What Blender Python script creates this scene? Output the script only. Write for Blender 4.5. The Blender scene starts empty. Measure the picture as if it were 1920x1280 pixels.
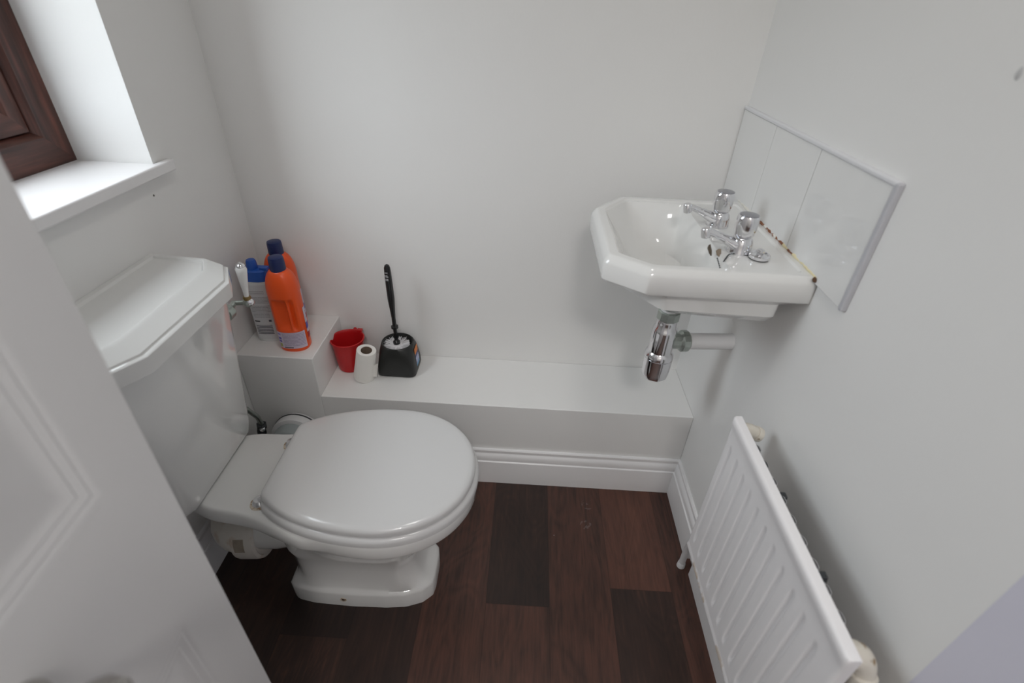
import bpy, bmesh, math, random
from mathutils import Vector, Matrix
random.seed(7)
S = bpy.context.scene
COL = S.collection
PI = math.pi

# ---------------------------------------------------------------- camera
cam_d = bpy.data.cameras.new('camera')
cam_d.sensor_width = 36.0
cam_d.lens = 943.27 * 36.0 / 1920.0
cam_d.clip_start = 0.01
cam_d.dof.use_dof = True
cam_d.dof.focus_distance = 1.30
cam_d.dof.aperture_fstop = 2.9
cam = bpy.data.objects.new('camera', cam_d)
COL.objects.link(cam)


def cam_axes(yaw, pitch, roll):
    f = Vector((math.sin(yaw) * math.cos(pitch), math.cos(yaw) * math.cos(pitch), -math.sin(pitch)))
    rt = Vector((math.cos(yaw), -math.sin(yaw), 0))
    up = rt.cross(f)
    r = rt * math.cos(roll) + up * math.sin(roll)
    u = up * math.cos(roll) - rt * math.sin(roll)
    return r, u, f


_r, _u, _f = cam_axes(-0.01884483, 0.59460134, 0.04500831)
M = Matrix(((_r.x, _u.x, -_f.x, 0), (_r.y, _u.y, -_f.y, 0), (_r.z, _u.z, -_f.z, 1.2), (0, 0, 0, 1)))
cam.matrix_world = M
S.camera = cam

# ---------------------------------------------------------------- world, lights, exposure
w = bpy.data.worlds.new('sky')
S.world = w
w.use_nodes = True
bg = w.node_tree.nodes['Background']
bg.inputs[1].default_value = 35.0
_wn, _wl = w.node_tree.nodes, w.node_tree.links
_tc = _wn.new('ShaderNodeTexCoord')
_sx = _wn.new('ShaderNodeSeparateXYZ')
_wl.new(_tc.outputs['Generated'], _sx.inputs[0])
_mr = _wn.new('ShaderNodeMapRange')
_mr.inputs['From Min'].default_value = -1.0
_wl.new(_sx.outputs['Z'], _mr.inputs['Value'])
_cr = _wn.new('ShaderNodeValToRGB')                 # ground, hedge line, horizon haze, bright overcast above
_e = _cr.color_ramp.elements
_e[0].position, _e[0].color = 0.0, (0.08, 0.08, 0.07, 1)
_e[1].position, _e[1].color = 0.49, (0.12, 0.12, 0.11, 1)
for _p, _c in ((0.54, (0.38, 0.40, 0.42)), (0.66, (0.72, 0.75, 0.80)), (0.85, (0.92, 0.95, 1.0))):
    _x = _e.new(_p)
    _x.color = (*_c, 1)
_wl.new(_mr.outputs['Result'], _cr.inputs['Fac'])
_wl.new(_cr.outputs['Color'], bg.inputs[0])
S.view_settings.view_transform = 'Standard'
S.view_settings.look = 'None'
S.view_settings.gamma = 1.0
S.view_settings.use_curve_mapping = False
S.view_settings.exposure = -1.55


def area(name, loc, rot, sx, sy, power, color=(1, 1, 1), portal=False):
    d = bpy.data.lights.new(name, 'AREA')
    d.shape = 'RECTANGLE'
    d.size = sx
    d.size_y = sy
    d.energy = power
    d.color = color
    o = bpy.data.objects.new(name, d)
    o.location = loc
    o.rotation_euler = rot
    COL.objects.link(o)
    if portal:
        d.cycles.is_portal = True
    return o


area('window_portal', (-0.99, 0.68, 1.36), (0, -PI / 2, 0), 0.86, 0.58, 1, portal=True)
area('hall_fill_light', (0.15, -1.05, 2.24), (0, 0, 0), 0.3, 0.3, 43.0, (1.0, 0.965, 0.945))  # added fill, no known lamp: brightens the room from the unseen hall
# the room's ceiling lamp
area('ceiling_lamp_light', (0.05, 0.42, 2.24), (0, 0, 0), 0.22, 0.22, 8.5, (1.0, 0.97, 0.93))


# ---------------------------------------------------------------- materials
def nodes(m):
    m.use_nodes = True
    return m.node_tree.nodes, m.node_tree.links


def mat(name, color, rough=0.5, metal=0.0, coat=0.0, spec=0.5, bump=0.0, bscale=60.0, mottle=0.0, mscale=4.0, trans=0.0, sss=0.0):
    m = bpy.data.materials.new(name)
    N, Lk = nodes(m)
    b = N['Principled BSDF']
    b.inputs['Base Color'].default_value = (*color, 1)
    b.inputs['Roughness'].default_value = rough
    b.inputs['Metallic'].default_value = metal
    b.inputs['Coat Weight'].default_value = coat
    b.inputs['Coat Roughness'].default_value = 0.05
    b.inputs['Specular IOR Level'].default_value = spec
    b.inputs['Transmission Weight'].default_value = trans
    tc = N.new('ShaderNodeTexCoord')
    if mottle > 0:
        n = N.new('ShaderNodeTexNoise')
        n.inputs['Scale'].default_value = mscale
        n.inputs['Detail'].default_value = 5
        Lk.new(tc.outputs['Object'], n.inputs['Vector'])
        r = N.new('ShaderNodeMapRange')
        r.inputs['To Min'].default_value = 1 - mottle
        r.inputs['To Max'].default_value = 1 + mottle * 0.3
        Lk.new(n.outputs['Fac'], r.inputs['Value'])
        h = N.new('ShaderNodeMix')
        h.data_type = 'RGBA'
        h.blend_type = 'MULTIPLY'
        h.inputs['Factor'].default_value = 1
        h.inputs['A'].default_value = (*color, 1)
        Lk.new(r.outputs['Result'], h.inputs['B'])
        Lk.new(h.outputs['Result'], b.inputs['Base Color'])
    if bump > 0:
        n = N.new('ShaderNodeTexNoise')
        n.inputs['Scale'].default_value = bscale
        n.inputs['Detail'].default_value = 3
        Lk.new(tc.outputs['Object'], n.inputs['Vector'])
        bp = N.new('ShaderNodeBump')
        bp.inputs['Strength'].default_value = bump
        bp.inputs['Distance'].default_value = 0.002
        Lk.new(n.outputs['Fac'], bp.inputs['Height'])
        Lk.new(bp.outputs['Normal'], b.inputs['Normal'])
    return m


def ramp(N, fac_out, Lk, stops, interp='LINEAR'):
    r = N.new('ShaderNodeValToRGB')
    r.color_ramp.interpolation = interp
    e = r.color_ramp.elements
    while len(e) > 1:
        e.remove(e[-1])
    e[0].position = stops[0][0]
    e[0].color = (*stops[0][1], 1)
    for p, c in stops[1:]:
        x = e.new(p)
        x.color = (*c, 1)
    Lk.new(fac_out, r.inputs['Fac'])
    return r


def mix(N, Lk, fac, a, b, mode='MIX'):
    m = N.new('ShaderNodeMix')
    m.data_type = 'RGBA'
    m.blend_type = mode
    for sock, v in (('Factor', fac), ('A', a), ('B', b)):
        if isinstance(v, (int, float)):
            m.inputs[sock].default_value = v
        elif isinstance(v, tuple):
            m.inputs[sock].default_value = (*v, 1)
        else:
            Lk.new(v, m.inputs[sock])
    return m.outputs['Result']


def mth(N, Lk, op, a, b=None, c=None):
    m = N.new('ShaderNodeMath')
    m.operation = op
    for i, v in enumerate((a, b, c)):
        if v is None:
            continue
        if isinstance(v, (int, float)):
            m.inputs[i].default_value = v
        else:
            Lk.new(v, m.inputs[i])
    return m.outputs[0]


WALL = (0.85, 0.845, 0.83)
M_wall = mat('wall_paint', WALL, 0.62, bump=0.10, bscale=120, mottle=0.03, mscale=1.6, spec=0.35)
M_gloss = mat('white_gloss_paint', (0.88, 0.87, 0.87), 0.28, bump=0.08, bscale=40, mottle=0.03)
M_door = mat('door_paint', (0.76, 0.755, 0.75), 0.35, bump=0.10, bscale=300)
M_lilac = mat('white_lit_lilac', (0.70, 0.69, 0.78), 0.4, bump=0.05)  # white jamb with the cool hallway light put into its colour
M_porc = mat('porcelain', (0.78, 0.78, 0.765), 0.10, coat=0.6)
M_seat = mat('seat_plastic', (0.66, 0.66, 0.66), 0.20, coat=0.3)
M_chrome = mat('chrome', (0.80, 0.80, 0.82), 0.09, metal=1.0)
M_dull = mat('tarnished_chrome', (0.52, 0.57, 0.53), 0.30, metal=0.9, bump=0.3, bscale=200, mottle=0.4, mscale=60)
M_rubber = mat('black_rubber', (0.02, 0.02, 0.02), 0.6)
M_black = mat('black_plastic', (0.018, 0.019, 0.018), 0.38, bump=0.15, bscale=150)
M_orange = mat('orange_plastic', (0.86, 0.095, 0.012), 0.33, mottle=0.05)
M_navy = mat('navy_cap', (0.010, 0.022, 0.10), 0.35)
M_blue = mat('blue_cap', (0.015, 0.09, 0.42), 0.35)
M_red = mat('red_plastic', (0.52, 0.012, 0.015), 0.28)
M_wplast = mat('white_plastic_bottle', (0.70, 0.72, 0.72), 0.35)
M_tissue = mat('tissue_paper', (0.88, 0.86, 0.82), 0.9, bump=0.3, bscale=200)
M_card = mat('grey_cardboard', (0.22, 0.16, 0.12), 0.9)
M_bristle = mat('white_bristle', (0.82, 0.81, 0.82), 0.6)
M_wpipe = mat('white_pipe_plastic', (0.78, 0.775, 0.78), 0.35, mottle=0.05)
M_gpipe = mat('grey_pipe_plastic', (0.36, 0.40, 0.40), 0.4)
M_dark = mat('dark_grey_metal', (0.06, 0.065, 0.07), 0.45, metal=0.6)
M_galv = mat('convector_metal', (0.55, 0.56, 0.57), 0.4, metal=0.5, mottle=0.5, mscale=50)
M_tile = mat('white_glazed_tile', (0.80, 0.80, 0.79), 0.10, coat=0.5)
M_grout = mat('grout', (0.50, 0.44, 0.36), 0.9, mottle=0.3, mscale=90)
M_ceramic = mat('lever_ceramic', (0.83, 0.83, 0.82), 0.12, coat=0.5)


def spotted(name, base, spot, scale, thr, rough=0.35, width=0.05, zlim=None):
    """Paint with chips or stains of a second colour; zlim limits them to a band near the lower edge."""
    m = bpy.data.materials.new(name)
    N, Lk = nodes(m)
    b = N['Principled BSDF']
    b.inputs['Roughness'].default_value = rough
    tc = N.new('ShaderNodeTexCoord')
    n = N.new('ShaderNodeTexNoise')
    n.inputs['Scale'].default_value = scale
    n.inputs['Detail'].default_value = 6
    Lk.new(tc.outputs['Object'], n.inputs['Vector'])
    f = N.new('ShaderNodeMapRange')
    f.inputs['From Min'].default_value = thr
    f.inputs['From Max'].default_value = thr + width
    Lk.new(n.outputs['Fac'], f.inputs['Value'])
    fac = f.outputs['Result']
    if zlim:
        sp = N.new('ShaderNodeSeparateXYZ')
        Lk.new(tc.outputs['Object'], sp.inputs[0])
        g = N.new('ShaderNodeMapRange')
        g.inputs['From Min'].default_value = zlim[0]
        g.inputs['From Max'].default_value = zlim[1]
        g.inputs['To Min'].default_value = 1
        g.inputs['To Max'].default_value = 0
        Lk.new(sp.outputs['Z'], g.inputs['Value'])
        fac = mth(N, Lk, 'MULTIPLY', fac, g.outputs['Result'])
    Lk.new(mix(N, Lk, fac, base, spot), b.inputs['Base Color'])
    return m


M_rad = spotted('radiator_paint', (0.90, 0.885, 0.89), (0.52, 0.38, 0.22), 26, 0.56, zlim=(0.206, 0.222))
M_valve = spotted('yellowed_valve_paint', (0.72, 0.68, 0.60), (0.30, 0.20, 0.10), 60, 0.58, 0.5)
M_seal = spotted('stained_sealant', (0.78, 0.76, 0.70), (0.25, 0.09, 0.035), 60, 0.44, 0.6, 0.04)
_n, _l = M_seal.node_tree.nodes, M_seal.node_tree.links
_sp = _n.new('ShaderNodeSeparateXYZ')
_l.new([x for x in _n if x.type == 'TEX_COORD'][0].outputs['Object'], _sp.inputs[0])
_band = mth(_n, _l, 'MULTIPLY', mth(_n, _l, 'GREATER_THAN', _sp.outputs['Y'], 0.845), mth(_n, _l, 'LESS_THAN', _sp.outputs['Y'], 1.02))
_mx = [x for x in _n if x.type == 'MIX'][0]
_f0 = [k.from_socket for k in _l if k.to_node == _mx and k.to_socket.name == 'Factor'][0]
_f1 = mth(_n, _l, 'MULTIPLY', _f0, _band)
_yel = mix(_n, _l, mth(_n, _l, 'LESS_THAN', _sp.outputs['Y'], 0.90), (0.78, 0.76, 0.70), (0.80, 0.72, 0.46))
_l.new(_f1, [i for i in _mx.inputs if i.name == 'Factor' and i.type == 'VALUE'][0])
_l.new(_yel, [i for i in _mx.inputs if i.name == 'A' and i.type == 'RGBA'][0])
M_conn = spotted('white_flexible_connector', (0.76, 0.72, 0.66), (0.60, 0.48, 0.38), 30, 0.55, 0.4, 0.2)
M_rust = spotted('rust_ring', (0.62, 0.55, 0.45), (0.30, 0.18, 0.09), 120, 0.5, 0.6, 0.1)


def floor_material():
    m = bpy.data.materials.new('dark_wood_vinyl')
    N, Lk = nodes(m)
    b = N['Principled BSDF']
    tc = N.new('ShaderNodeTexCoord')
    sp = N.new('ShaderNodeSeparateXYZ')
    Lk.new(tc.outputs['Object'], sp.inputs[0])
    X, Y = sp.outputs['X'], sp.outputs['Y']
    u = mth(N, Lk, 'DIVIDE', mth(N, Lk, 'ADD', X, 0.0465), 0.1525)
    col = mth(N, Lk, 'FLOOR', u)
    idx = mth(N, Lk, 'DIVIDE', mth(N, Lk, 'ADD', col, 8.5), 16.0)      # column 0 -> 8.5/16
    offs = {-8: .3, -7: .9, -6: .1, -5: .85, -4: .40, -3: .548, -2: 1.25, -1: .12, 0: .648, 1: 1.22, 2: .704, 3: .2, 4: .9, 5: .5, 6: .1, 7: .8}
    up = {-8: .5, -7: .4, -6: .5, -5: .6, -4: .35, -3: .18, -2: .42, -1: .60, 0: .34, 1: .55, 2: .70, 3: .6, 4: .3, 5: .5, 6: .4, 7: .5}
    lo = {-8: .3, -7: .5, -6: .4, -5: .3, -4: .45, -3: .42, -2: .34, -1: .52, 0: .62, 1: .58, 2: .38, 3: .50, 4: .4, 5: .3, 6: .5, 7: .3}
    g = lambda d: [((k + 8) / 16.0, (v / 1.6 if d is offs else v,) * 3) for k, v in sorted(d.items())]
    ro = ramp(N, idx, Lk, g(offs), 'CONSTANT')
    off = mth(N, Lk, 'MULTIPLY', ro.outputs['Color'], 1.6)
    v = mth(N, Lk, 'DIVIDE', mth(N, Lk, 'SUBTRACT', Y, off), 1.2)
    upper = mth(N, Lk, 'GREATER_THAN', v, 0.0)
    tone = mix(N, Lk, upper, ramp(N, idx, Lk, g(lo), 'CONSTANT').outputs['Color'], ramp(N, idx, Lk, g(up), 'CONSTANT').outputs['Color'])
    # seams
    fu = mth(N, Lk, 'FRACT', u)
    du = mth(N, Lk, 'MULTIPLY', mth(N, Lk, 'MINIMUM', fu, mth(N, Lk, 'SUBTRACT', 1.0, fu)), 0.1525)
    fv = mth(N, Lk, 'FRACT', v)
    dv = mth(N, Lk, 'MULTIPLY', mth(N, Lk, 'MINIMUM', fv, mth(N, Lk, 'SUBTRACT', 1.0, fv)), 1.2)
    dmin = mth(N, Lk, 'MINIMUM', du, dv)
    seam = N.new('ShaderNodeMapRange')
    seam.inputs['From Min'].default_value = 0.0006
    seam.inputs['From Max'].default_value = 0.0016
    seam.inputs['To Min'].default_value = 0.62
    Lk.new(dmin, seam.inputs['Value'])
    # grain running along y, different for each plank
    cv = N.new('ShaderNodeCombineXYZ')
    seed = mth(N, Lk, 'ADD', mth(N, Lk, 'MULTIPLY', col, 3.71), mth(N, Lk, 'MULTIPLY', upper, 1.93))
    Lk.new(X, cv.inputs[0])
    Lk.new(mth(N, Lk, 'MULTIPLY', Y, 0.07), cv.inputs[1])
    Lk.new(seed, cv.inputs[2])
    n1 = N.new('ShaderNodeTexNoise')
    n1.inputs['Scale'].default_value = 150
    n1.inputs['Detail'].default_value = 6
    n1.inputs['Roughness'].default_value = 0.65
    Lk.new(cv.outputs[0], n1.inputs['Vector'])
    cv2 = N.new('ShaderNodeCombineXYZ')
    Lk.new(X, cv2.inputs[0])
    Lk.new(mth(N, Lk, 'MULTIPLY', Y, 0.22), cv2.inputs[1])
    Lk.new(seed, cv2.inputs[2])
    wv = N.new('ShaderNodeTexNoise')
    wv.inputs['Scale'].default_value = 9
    wv.inputs['Detail'].default_value = 2
    wv.inputs['Distortion'].default_value = 0.8
    Lk.new(cv2.outputs[0], wv.inputs['Vector'])
    rings = mth(N, Lk, 'FRACT', mth(N, Lk, 'MULTIPLY', wv.outputs['Fac'], 14.0))
    rings = mth(N, Lk, 'ABSOLUTE', mth(N, Lk, 'SUBTRACT', rings, 0.5))
    n3 = N.new('ShaderNodeTexNoise')
    n3.inputs['Scale'].default_value = 22
    n3.inputs['Detail'].default_value = 3
    Lk.new(cv2.outputs[0], n3.inputs['Vector'])
    fac = mth(N, Lk, 'ADD', mth(N, Lk, 'MULTIPLY', n1.outputs['Fac'], 0.62), mth(N, Lk, 'MULTIPLY', rings, 0.20))
    fac = mth(N, Lk, 'ADD', fac, mth(N, Lk, 'MULTIPLY', n3.outputs['Fac'], 0.42))
    fac = mth(N, Lk, 'SUBTRACT', fac, 0.46)
    fac = mth(N, Lk, 'ADD', mth(N, Lk, 'MULTIPLY', fac, 0.9), mth(N, Lk, 'SUBTRACT', mth(N, Lk, 'MULTIPLY', tone, 0.9), 0.24))
    cr = ramp(N, fac, Lk, [(0.0, (0.018, 0.010, 0.008)), (0.25, (0.038, 0.019, 0.014)), (0.5, (0.100, 0.041, 0.028)), (0.75, (0.150, 0.062, 0.040)), (1.0, (0.18, 0.086, 0.056))])
    c = mix(N, Lk, 1.0, cr.outputs['Color'], seam.outputs['Result'], 'MULTIPLY')
    # a few pale specks and scuffs of plaster dust
    vo = N.new('ShaderNodeTexVoronoi')
    vo.inputs['Scale'].default_value = 11
    Lk.new(tc.outputs['Object'], vo.inputs['Vector'])
    spk = mth(N, Lk, 'MULTIPLY', mth(N, Lk, 'LESS_THAN', vo.outputs['Distance'], 0.016), mth(N, Lk, 'GREATER_THAN', n3.outputs['Fac'], 0.44))
    c = mix(N, Lk, mth(N, Lk, 'MULTIPLY', spk, 0.65), c, (0.45, 0.42, 0.40))
    sn = N.new('ShaderNodeTexNoise')
    sn.inputs['Scale'].default_value = 70
    sn.inputs['Detail'].default_value = 4
    Lk.new(tc.outputs['Object'], sn.inputs['Vector'])
    for cx, cy, r in ((0.222, 0.955, 0.018), (0.212, 0.885, 0.016)):
        dx = mth(N, Lk, 'SUBTRACT', X, cx)
        dy = mth(N, Lk, 'SUBTRACT', Y, cy)
        dd = mth(N, Lk, 'SQRT', mth(N, Lk, 'ADD', mth(N, Lk, 'MULTIPLY', dx, dx), mth(N, Lk, 'MULTIPLY', dy, dy)))
        k = mth(N, Lk, 'MULTIPLY', mth(N, Lk, 'LESS_THAN', dd, r), mth(N, Lk, 'GREATER_THAN', sn.outputs['Fac'], 0.56))
        c = mix(N, Lk, mth(N, Lk, 'MULTIPLY', k, 0.16), c, (0.40, 0.37, 0.35))
    Lk.new(c, b.inputs['Base Color'])
    b.inputs['Roughness'].default_value = 0.42
    bp = N.new('ShaderNodeBump')
    bp.inputs['Strength'].default_value = 0.12
    bp.inputs['Distance'].default_value = 0.001
    Lk.new(fac, bp.inputs['Height'])
    Lk.new(bp.outputs['Normal'], b.inputs['Normal'])
    return m


def frame_material(axis):
    m = bpy.data.materials.new('rosewood_frame_' + axis)
    N, Lk = nodes(m)
    b = N['Principled BSDF']
    tc = N.new('ShaderNodeTexCoord')
    mp = N.new('ShaderNodeMapping')
    mp.inputs['Scale'].default_value = (1, 0.08, 1) if axis == 'y' else (1, 1, 0.08)
    Lk.new(tc.outputs['Object'], mp.inputs['Vector'])
    n = N.new('ShaderNodeTexNoise')
    n.inputs['Scale'].default_value = 90
    n.inputs['Detail'].default_value = 5
    Lk.new(mp.outputs['Vector'], n.inputs['Vector'])
    r = ramp(N, n.outputs['Fac'], Lk, [(0.30, (0.035, 0.014, 0.011)), (0.52, (0.080, 0.030, 0.022)), (0.72, (0.16, 0.055, 0.038))])
    Lk.new(r.outputs['Color'], b.inputs['Base Color'])
    b.inputs['Roughness'].default_value = 0.38
    return m


M_floor = floor_material()
M_frame_y = frame_material('y')
M_frame_z = frame_material('z')

M_glass = bpy.data.materials.new('window_glass')
N, Lk = nodes(M_glass)
N.clear()
_o = N.new('ShaderNodeOutputMaterial')
_t = N.new('ShaderNodeBsdfTransparent')
_t.inputs[0].default_value = (0.95, 0.97, 0.97, 1)
_g = N.new('ShaderNodeBsdfGlossy')
_g.inputs['Roughness'].default_value = 0.03
_m = N.new('ShaderNodeMixShader')
_m.inputs[0].default_value = 0.06
Lk.new(_t.outputs[0], _m.inputs[1])
Lk.new(_g.outputs[0], _m.inputs[2])
Lk.new(_m.outputs[0], _o.inputs[0])


def label_material(name, base, rows, line=(0.25, 0.25, 0.30), pitch=0.005, blocks=()):
    """Printed label: generated coords u (x) and v (z); thin broken text lines plus solid blocks (u0,u1,v0,v1,color)."""
    m = bpy.data.materials.new(name)
    N, Lk = nodes(m)
    b = N['Principled BSDF']
    b.inputs['Roughness'].default_value = 0.4
    tc = N.new('ShaderNodeTexCoord')
    sp = N.new('ShaderNodeSeparateXYZ')
    Lk.new(tc.outputs['UV'], sp.inputs[0])
    U, V = sp.outputs['X'], sp.outputs['Y']

    def rect(u0, u1, v0, v1):
        a = mth(N, Lk, 'MULTIPLY', mth(N, Lk, 'GREATER_THAN', U, u0), mth(N, Lk, 'LESS_THAN', U, u1))
        c = mth(N, Lk, 'MULTIPLY', mth(N, Lk, 'GREATER_THAN', V, v0), mth(N, Lk, 'LESS_THAN', V, v1))
        return mth(N, Lk, 'MULTIPLY', a, c)
    n = N.new('ShaderNodeTexNoise')
    n.inputs['Scale'].default_value = 1.0
    cvv = N.new('ShaderNodeCombineXYZ')
    Lk.new(mth(N, Lk, 'MULTIPLY', U, 60.0), cvv.inputs[0])
    Lk.new(mth(N, Lk, 'FLOOR', mth(N, Lk, 'DIVIDE', V, pitch)), cvv.inputs[1])
    Lk.new(cvv.outputs[0], n.inputs['Vector'])
    col = base
    for (u0, u1, v0, v1) in rows:
        fr = mth(N, Lk, 'FRACT', mth(N, Lk, 'DIVIDE', V, pitch))
        t = mth(N, Lk, 'MULTIPLY', mth(N, Lk, 'LESS_THAN', fr, 0.5), mth(N, Lk, 'GREATER_THAN', n.outputs['Fac'], 0.42))
        t = mth(N, Lk, 'MULTIPLY', t, rect(u0, u1, v0, v1))
        col = mix(N, Lk, mth(N, Lk, 'MULTIPLY', t, 0.75), col, line)
    for (u0, u1, v0, v1, c) in blocks:
        if c == 'bars':
            st = mth(N, Lk, 'GREATER_THAN', mth(N, Lk, 'FRACT', mth(N, Lk, 'MULTIPLY', V, 34.0)), 0.42)
            col = mix(N, Lk, mth(N, Lk, 'MULTIPLY', st, rect(u0, u1, v0, v1)), col, (0.10, 0.10, 0.12))
        else:
            col = mix(N, Lk, rect(u0, u1, v0, v1), col, c)
    Lk.new(col, b.inputs['Base Color'])
    return m


# ---------------------------------------------------------------- geometry helpers
def link_mesh(name, me, m, parent=None, smooth=True, angle=35, bevel=0.0, seg=2):
    o = bpy.data.objects.new(name, me)
    COL.objects.link(o)
    if m is not None and not me.materials:
        me.materials.append(m)
    if smooth:
        for p in me.polygons:
            p.use_smooth = True
        me.set_sharp_from_angle(angle=math.radians(angle))
    if bevel:
        b = o.modifiers.new('bevel', 'BEVEL')
        b.width = bevel
        b.segments = seg
        b.limit_method = 'ANGLE'
        b.angle_limit = math.radians(30)
        b.harden_normals = True
    if parent is not None:
        o.parent = parent
        o.matrix_parent_inverse = Matrix.Translation(-parent.location) if not parent.parent else Matrix.Translation(-WL(parent))
    return o


def WL(o):
    v = Vector(o.location)
    if o.parent:
        v = v + o.matrix_parent_inverse.translation + WL(o.parent)
    return v


def empty(name, loc, label, cat, group=None):
    o = bpy.data.objects.new(name, None)
    o.empty_display_size = 0.05
    COL.objects.link(o)
    o.location = loc
    tag(o, label, cat, group)
    return o


def tag(o, label, cat, group=None):
    o['label'] = label
    o['category'] = cat
    if group:
        o['group'] = group
    return o


def struct(o):
    o['kind'] = 'structure'
    return o


class MB:
    """collects shapes for ONE mesh"""

    def __init__(s):
        s.v = []
        s.f = []
        s.uv = None

    def add(s, vs, fs):
        n = len(s.v)
        s.v += [tuple(p) for p in vs]
        s.f += [tuple(i + n for i in f) for f in fs]
        return s

    def box(s, x0, x1, y0, y1, z0, z1):
        vs = [(x, y, z) for x in (x0, x1) for y in (y0, y1) for z in (z0, z1)]
        return s.add(vs, [(0, 1, 3, 2), (4, 6, 7, 5), (0, 4, 5, 1), (2, 3, 7, 6), (0, 2, 6, 4), (1, 5, 7, 3)])

    def loft(s, rings, cap0=True, cap1=True, closed=True):
        n = len(rings[0])
        vs = [p for r in rings for p in r]
        fs = []
        for k in range(len(rings) - 1):
            for i in range(n if closed else n - 1):
                j = (i + 1) % n
                fs.append((k * n + i, k * n + j, (k + 1) * n + j, (k + 1) * n + i))
        if cap0:
            fs.append(tuple(reversed(range(n))))
        if cap1:
            fs.append(tuple(range((len(rings) - 1) * n, len(rings) * n)))
        return s.add(vs, fs)

    def lathe(s, prof, c=(0, 0, 0), axis=(0, 0, 1), seg=32, sx=1.0, sy=1.0, cap0=True, cap1=True, rot=0.0):
        A = Vector(axis).normalized()
        ref = Vector((1, 0, 0)) if abs(A.z) > 0.9 else Vector((0, 0, 1))
        e1 = (ref - A * ref.dot(A)).normalized()
        e2 = A.cross(e1)
        rings = []
        for r, z in prof:
            rings.append([Vector(c) + A * z + e1 * (r * sx * math.cos(2 * PI * i / seg + rot)) + e2 * (r * sy * math.sin(2 * PI * i / seg + rot)) for i in range(seg)])
        return s.loft(rings, cap0, cap1)

    def tube(s, pts, r, seg=12, cap=True):
        P = [Vector(p) for p in pts]
        R = r if isinstance(r, (list, tuple)) else [r] * len(P)
        rings = []
        e1 = None
        for i, p in enumerate(P):
            t = ((P[min(i + 1, len(P) - 1)] - P[max(i - 1, 0)])).normalized()
            if e1 is None:
                ref = Vector((0, 0, 1)) if abs(t.z) < 0.9 else Vector((1, 0, 0))
                e1 = (ref - t * ref.dot(t)).normalized()
            else:
                e1 = (e1 - t * e1.dot(t)).normalized()
            e2 = t.cross(e1)
            rings.append([p + e1 * (R[i] * math.cos(2 * PI * k / seg)) + e2 * (R[i] * math.sin(2 * PI * k / seg)) for k in range(seg)])
        return s.loft(rings, cap, cap)

    def build(s, name, m, parent=None, smooth=True, angle=35, bevel=0.0, seg=2, normals=True):
        me = bpy.data.meshes.new(name)
        me.from_pydata(s.v, [], s.f)
        if normals:
            bm = bmesh.new()
            bm.from_mesh(me)
            bmesh.ops.recalc_face_normals(bm, faces=bm.faces)
            bm.to_mesh(me)
            bm.free()
        me.update()
        return link_mesh(name, me, m, parent, smooth, angle, bevel, seg)


def bez(p0, p1, p2, n=10):
    p0, p1, p2 = Vector(p0), Vector(p1), Vector(p2)
    return [(1 - t) ** 2 * p0 + 2 * t * (1 - t) * p1 + t * t * p2 for t in [i / n for i in range(n + 1)]]


def polar(poly, c, n=120, rnd=0):
    """resample a star-shaped outline at n equal angles round c (rnd: smoothing passes)"""
    out = []
    m = len(poly)
    for k in range(n):
        a = 2 * PI * k / n + 0.0001
        d = (math.cos(a), math.sin(a))
        best = None
        for i in range(m):
            ax, ay = poly[i][0] - c[0], poly[i][1] - c[1]
            bx, by = poly[(i + 1) % m][0] - c[0], poly[(i + 1) % m][1] - c[1]
            ex, ey = bx - ax, by - ay
            den = d[0] * ey - d[1] * ex
            if abs(den) < 1e-12:
                continue
            t = (ax * ey - ay * ex) / den
            q = (ax * d[1] - ay * d[0]) / den
            if t > 0 and -1e-9 <= q <= 1 + 1e-9:
                if best is None or t > best:
                    best = t
        out.append(best)
    for _ in range(rnd):
        out = [(out[i - 1] + 2 * out[i] + out[(i + 1) % n]) / 4 for i in range(n)]
    return out


def ring(rad, c, z, inset=0.0):
    n = len(rad)
    return [(c[0] + (r - inset) * math.cos(2 * PI * k / n + 0.0001), c[1] + (r - inset) * math.sin(2 * PI * k / n + 0.0001), z) for k, r in enumerate(rad)]


def rbox(name, x0, x1, y0, y1, z0, z1, m, parent=None, bevel=0.003, seg=2):
    return MB().box(x0, x1, y0, y1, z0, z1).build(name, m, parent, bevel=bevel, seg=seg)


# ---------------------------------------------------------------- the room
XL, XR, YB, YF, ZC = -0.735, 0.48, 1.245, -0.45, 2.32
LY, LZ, RX, RZ = 1.03, 0.289, -0.534, 0.414      # boxed ledge front, ledge top, raised box end, raised top
T = 0.16                                          # outer wall thickness

HX0, HX1, HY = -1.0, 1.1, -1.7
struct(MB().box(XL - T, XR + T, YF - 0.12, YB + 0.1, -0.08, 0.0).box(HX0, HX1, HY, YF - 0.12, -0.08, 0.0).build('floor', M_floor, smooth=False))
struct(MB().box(XL - T, XR + T, YF - 0.12, YB + 0.1, ZC, ZC + 0.08).box(HX0, HX1, HY, YF - 0.12, ZC, ZC + 0.08).build('ceiling', M_wall, smooth=False))
struct(MB().box(XL - T, XR + 0.02, YB, YB + 0.1, 0, ZC).build('wall_back', M_wall, smooth=False))
WY0, WY1, WZ0, WZ1 = 0.38, 0.977, 0.911, 1.80
wl = MB()
wl.box(XL - T, XL, YF, YB, 0, WZ0 - 0.022).box(XL - T, XL, YF, YB, WZ1, ZC)
wl.box(XL - T, XL, YF, WY0, WZ0 - 0.022, WZ1).box(XL - T, XL, WY1, YB, WZ0 - 0.022, WZ1)
struct(wl.build('wall_left', M_wall, smooth=False))
struct(MB().box(XR, XR + T, YF, YB, 0, ZC).build('wall_right', M_wall, smooth=False))
DX0, DX1, DZ = -0.30, 0.455, 2.02
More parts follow.
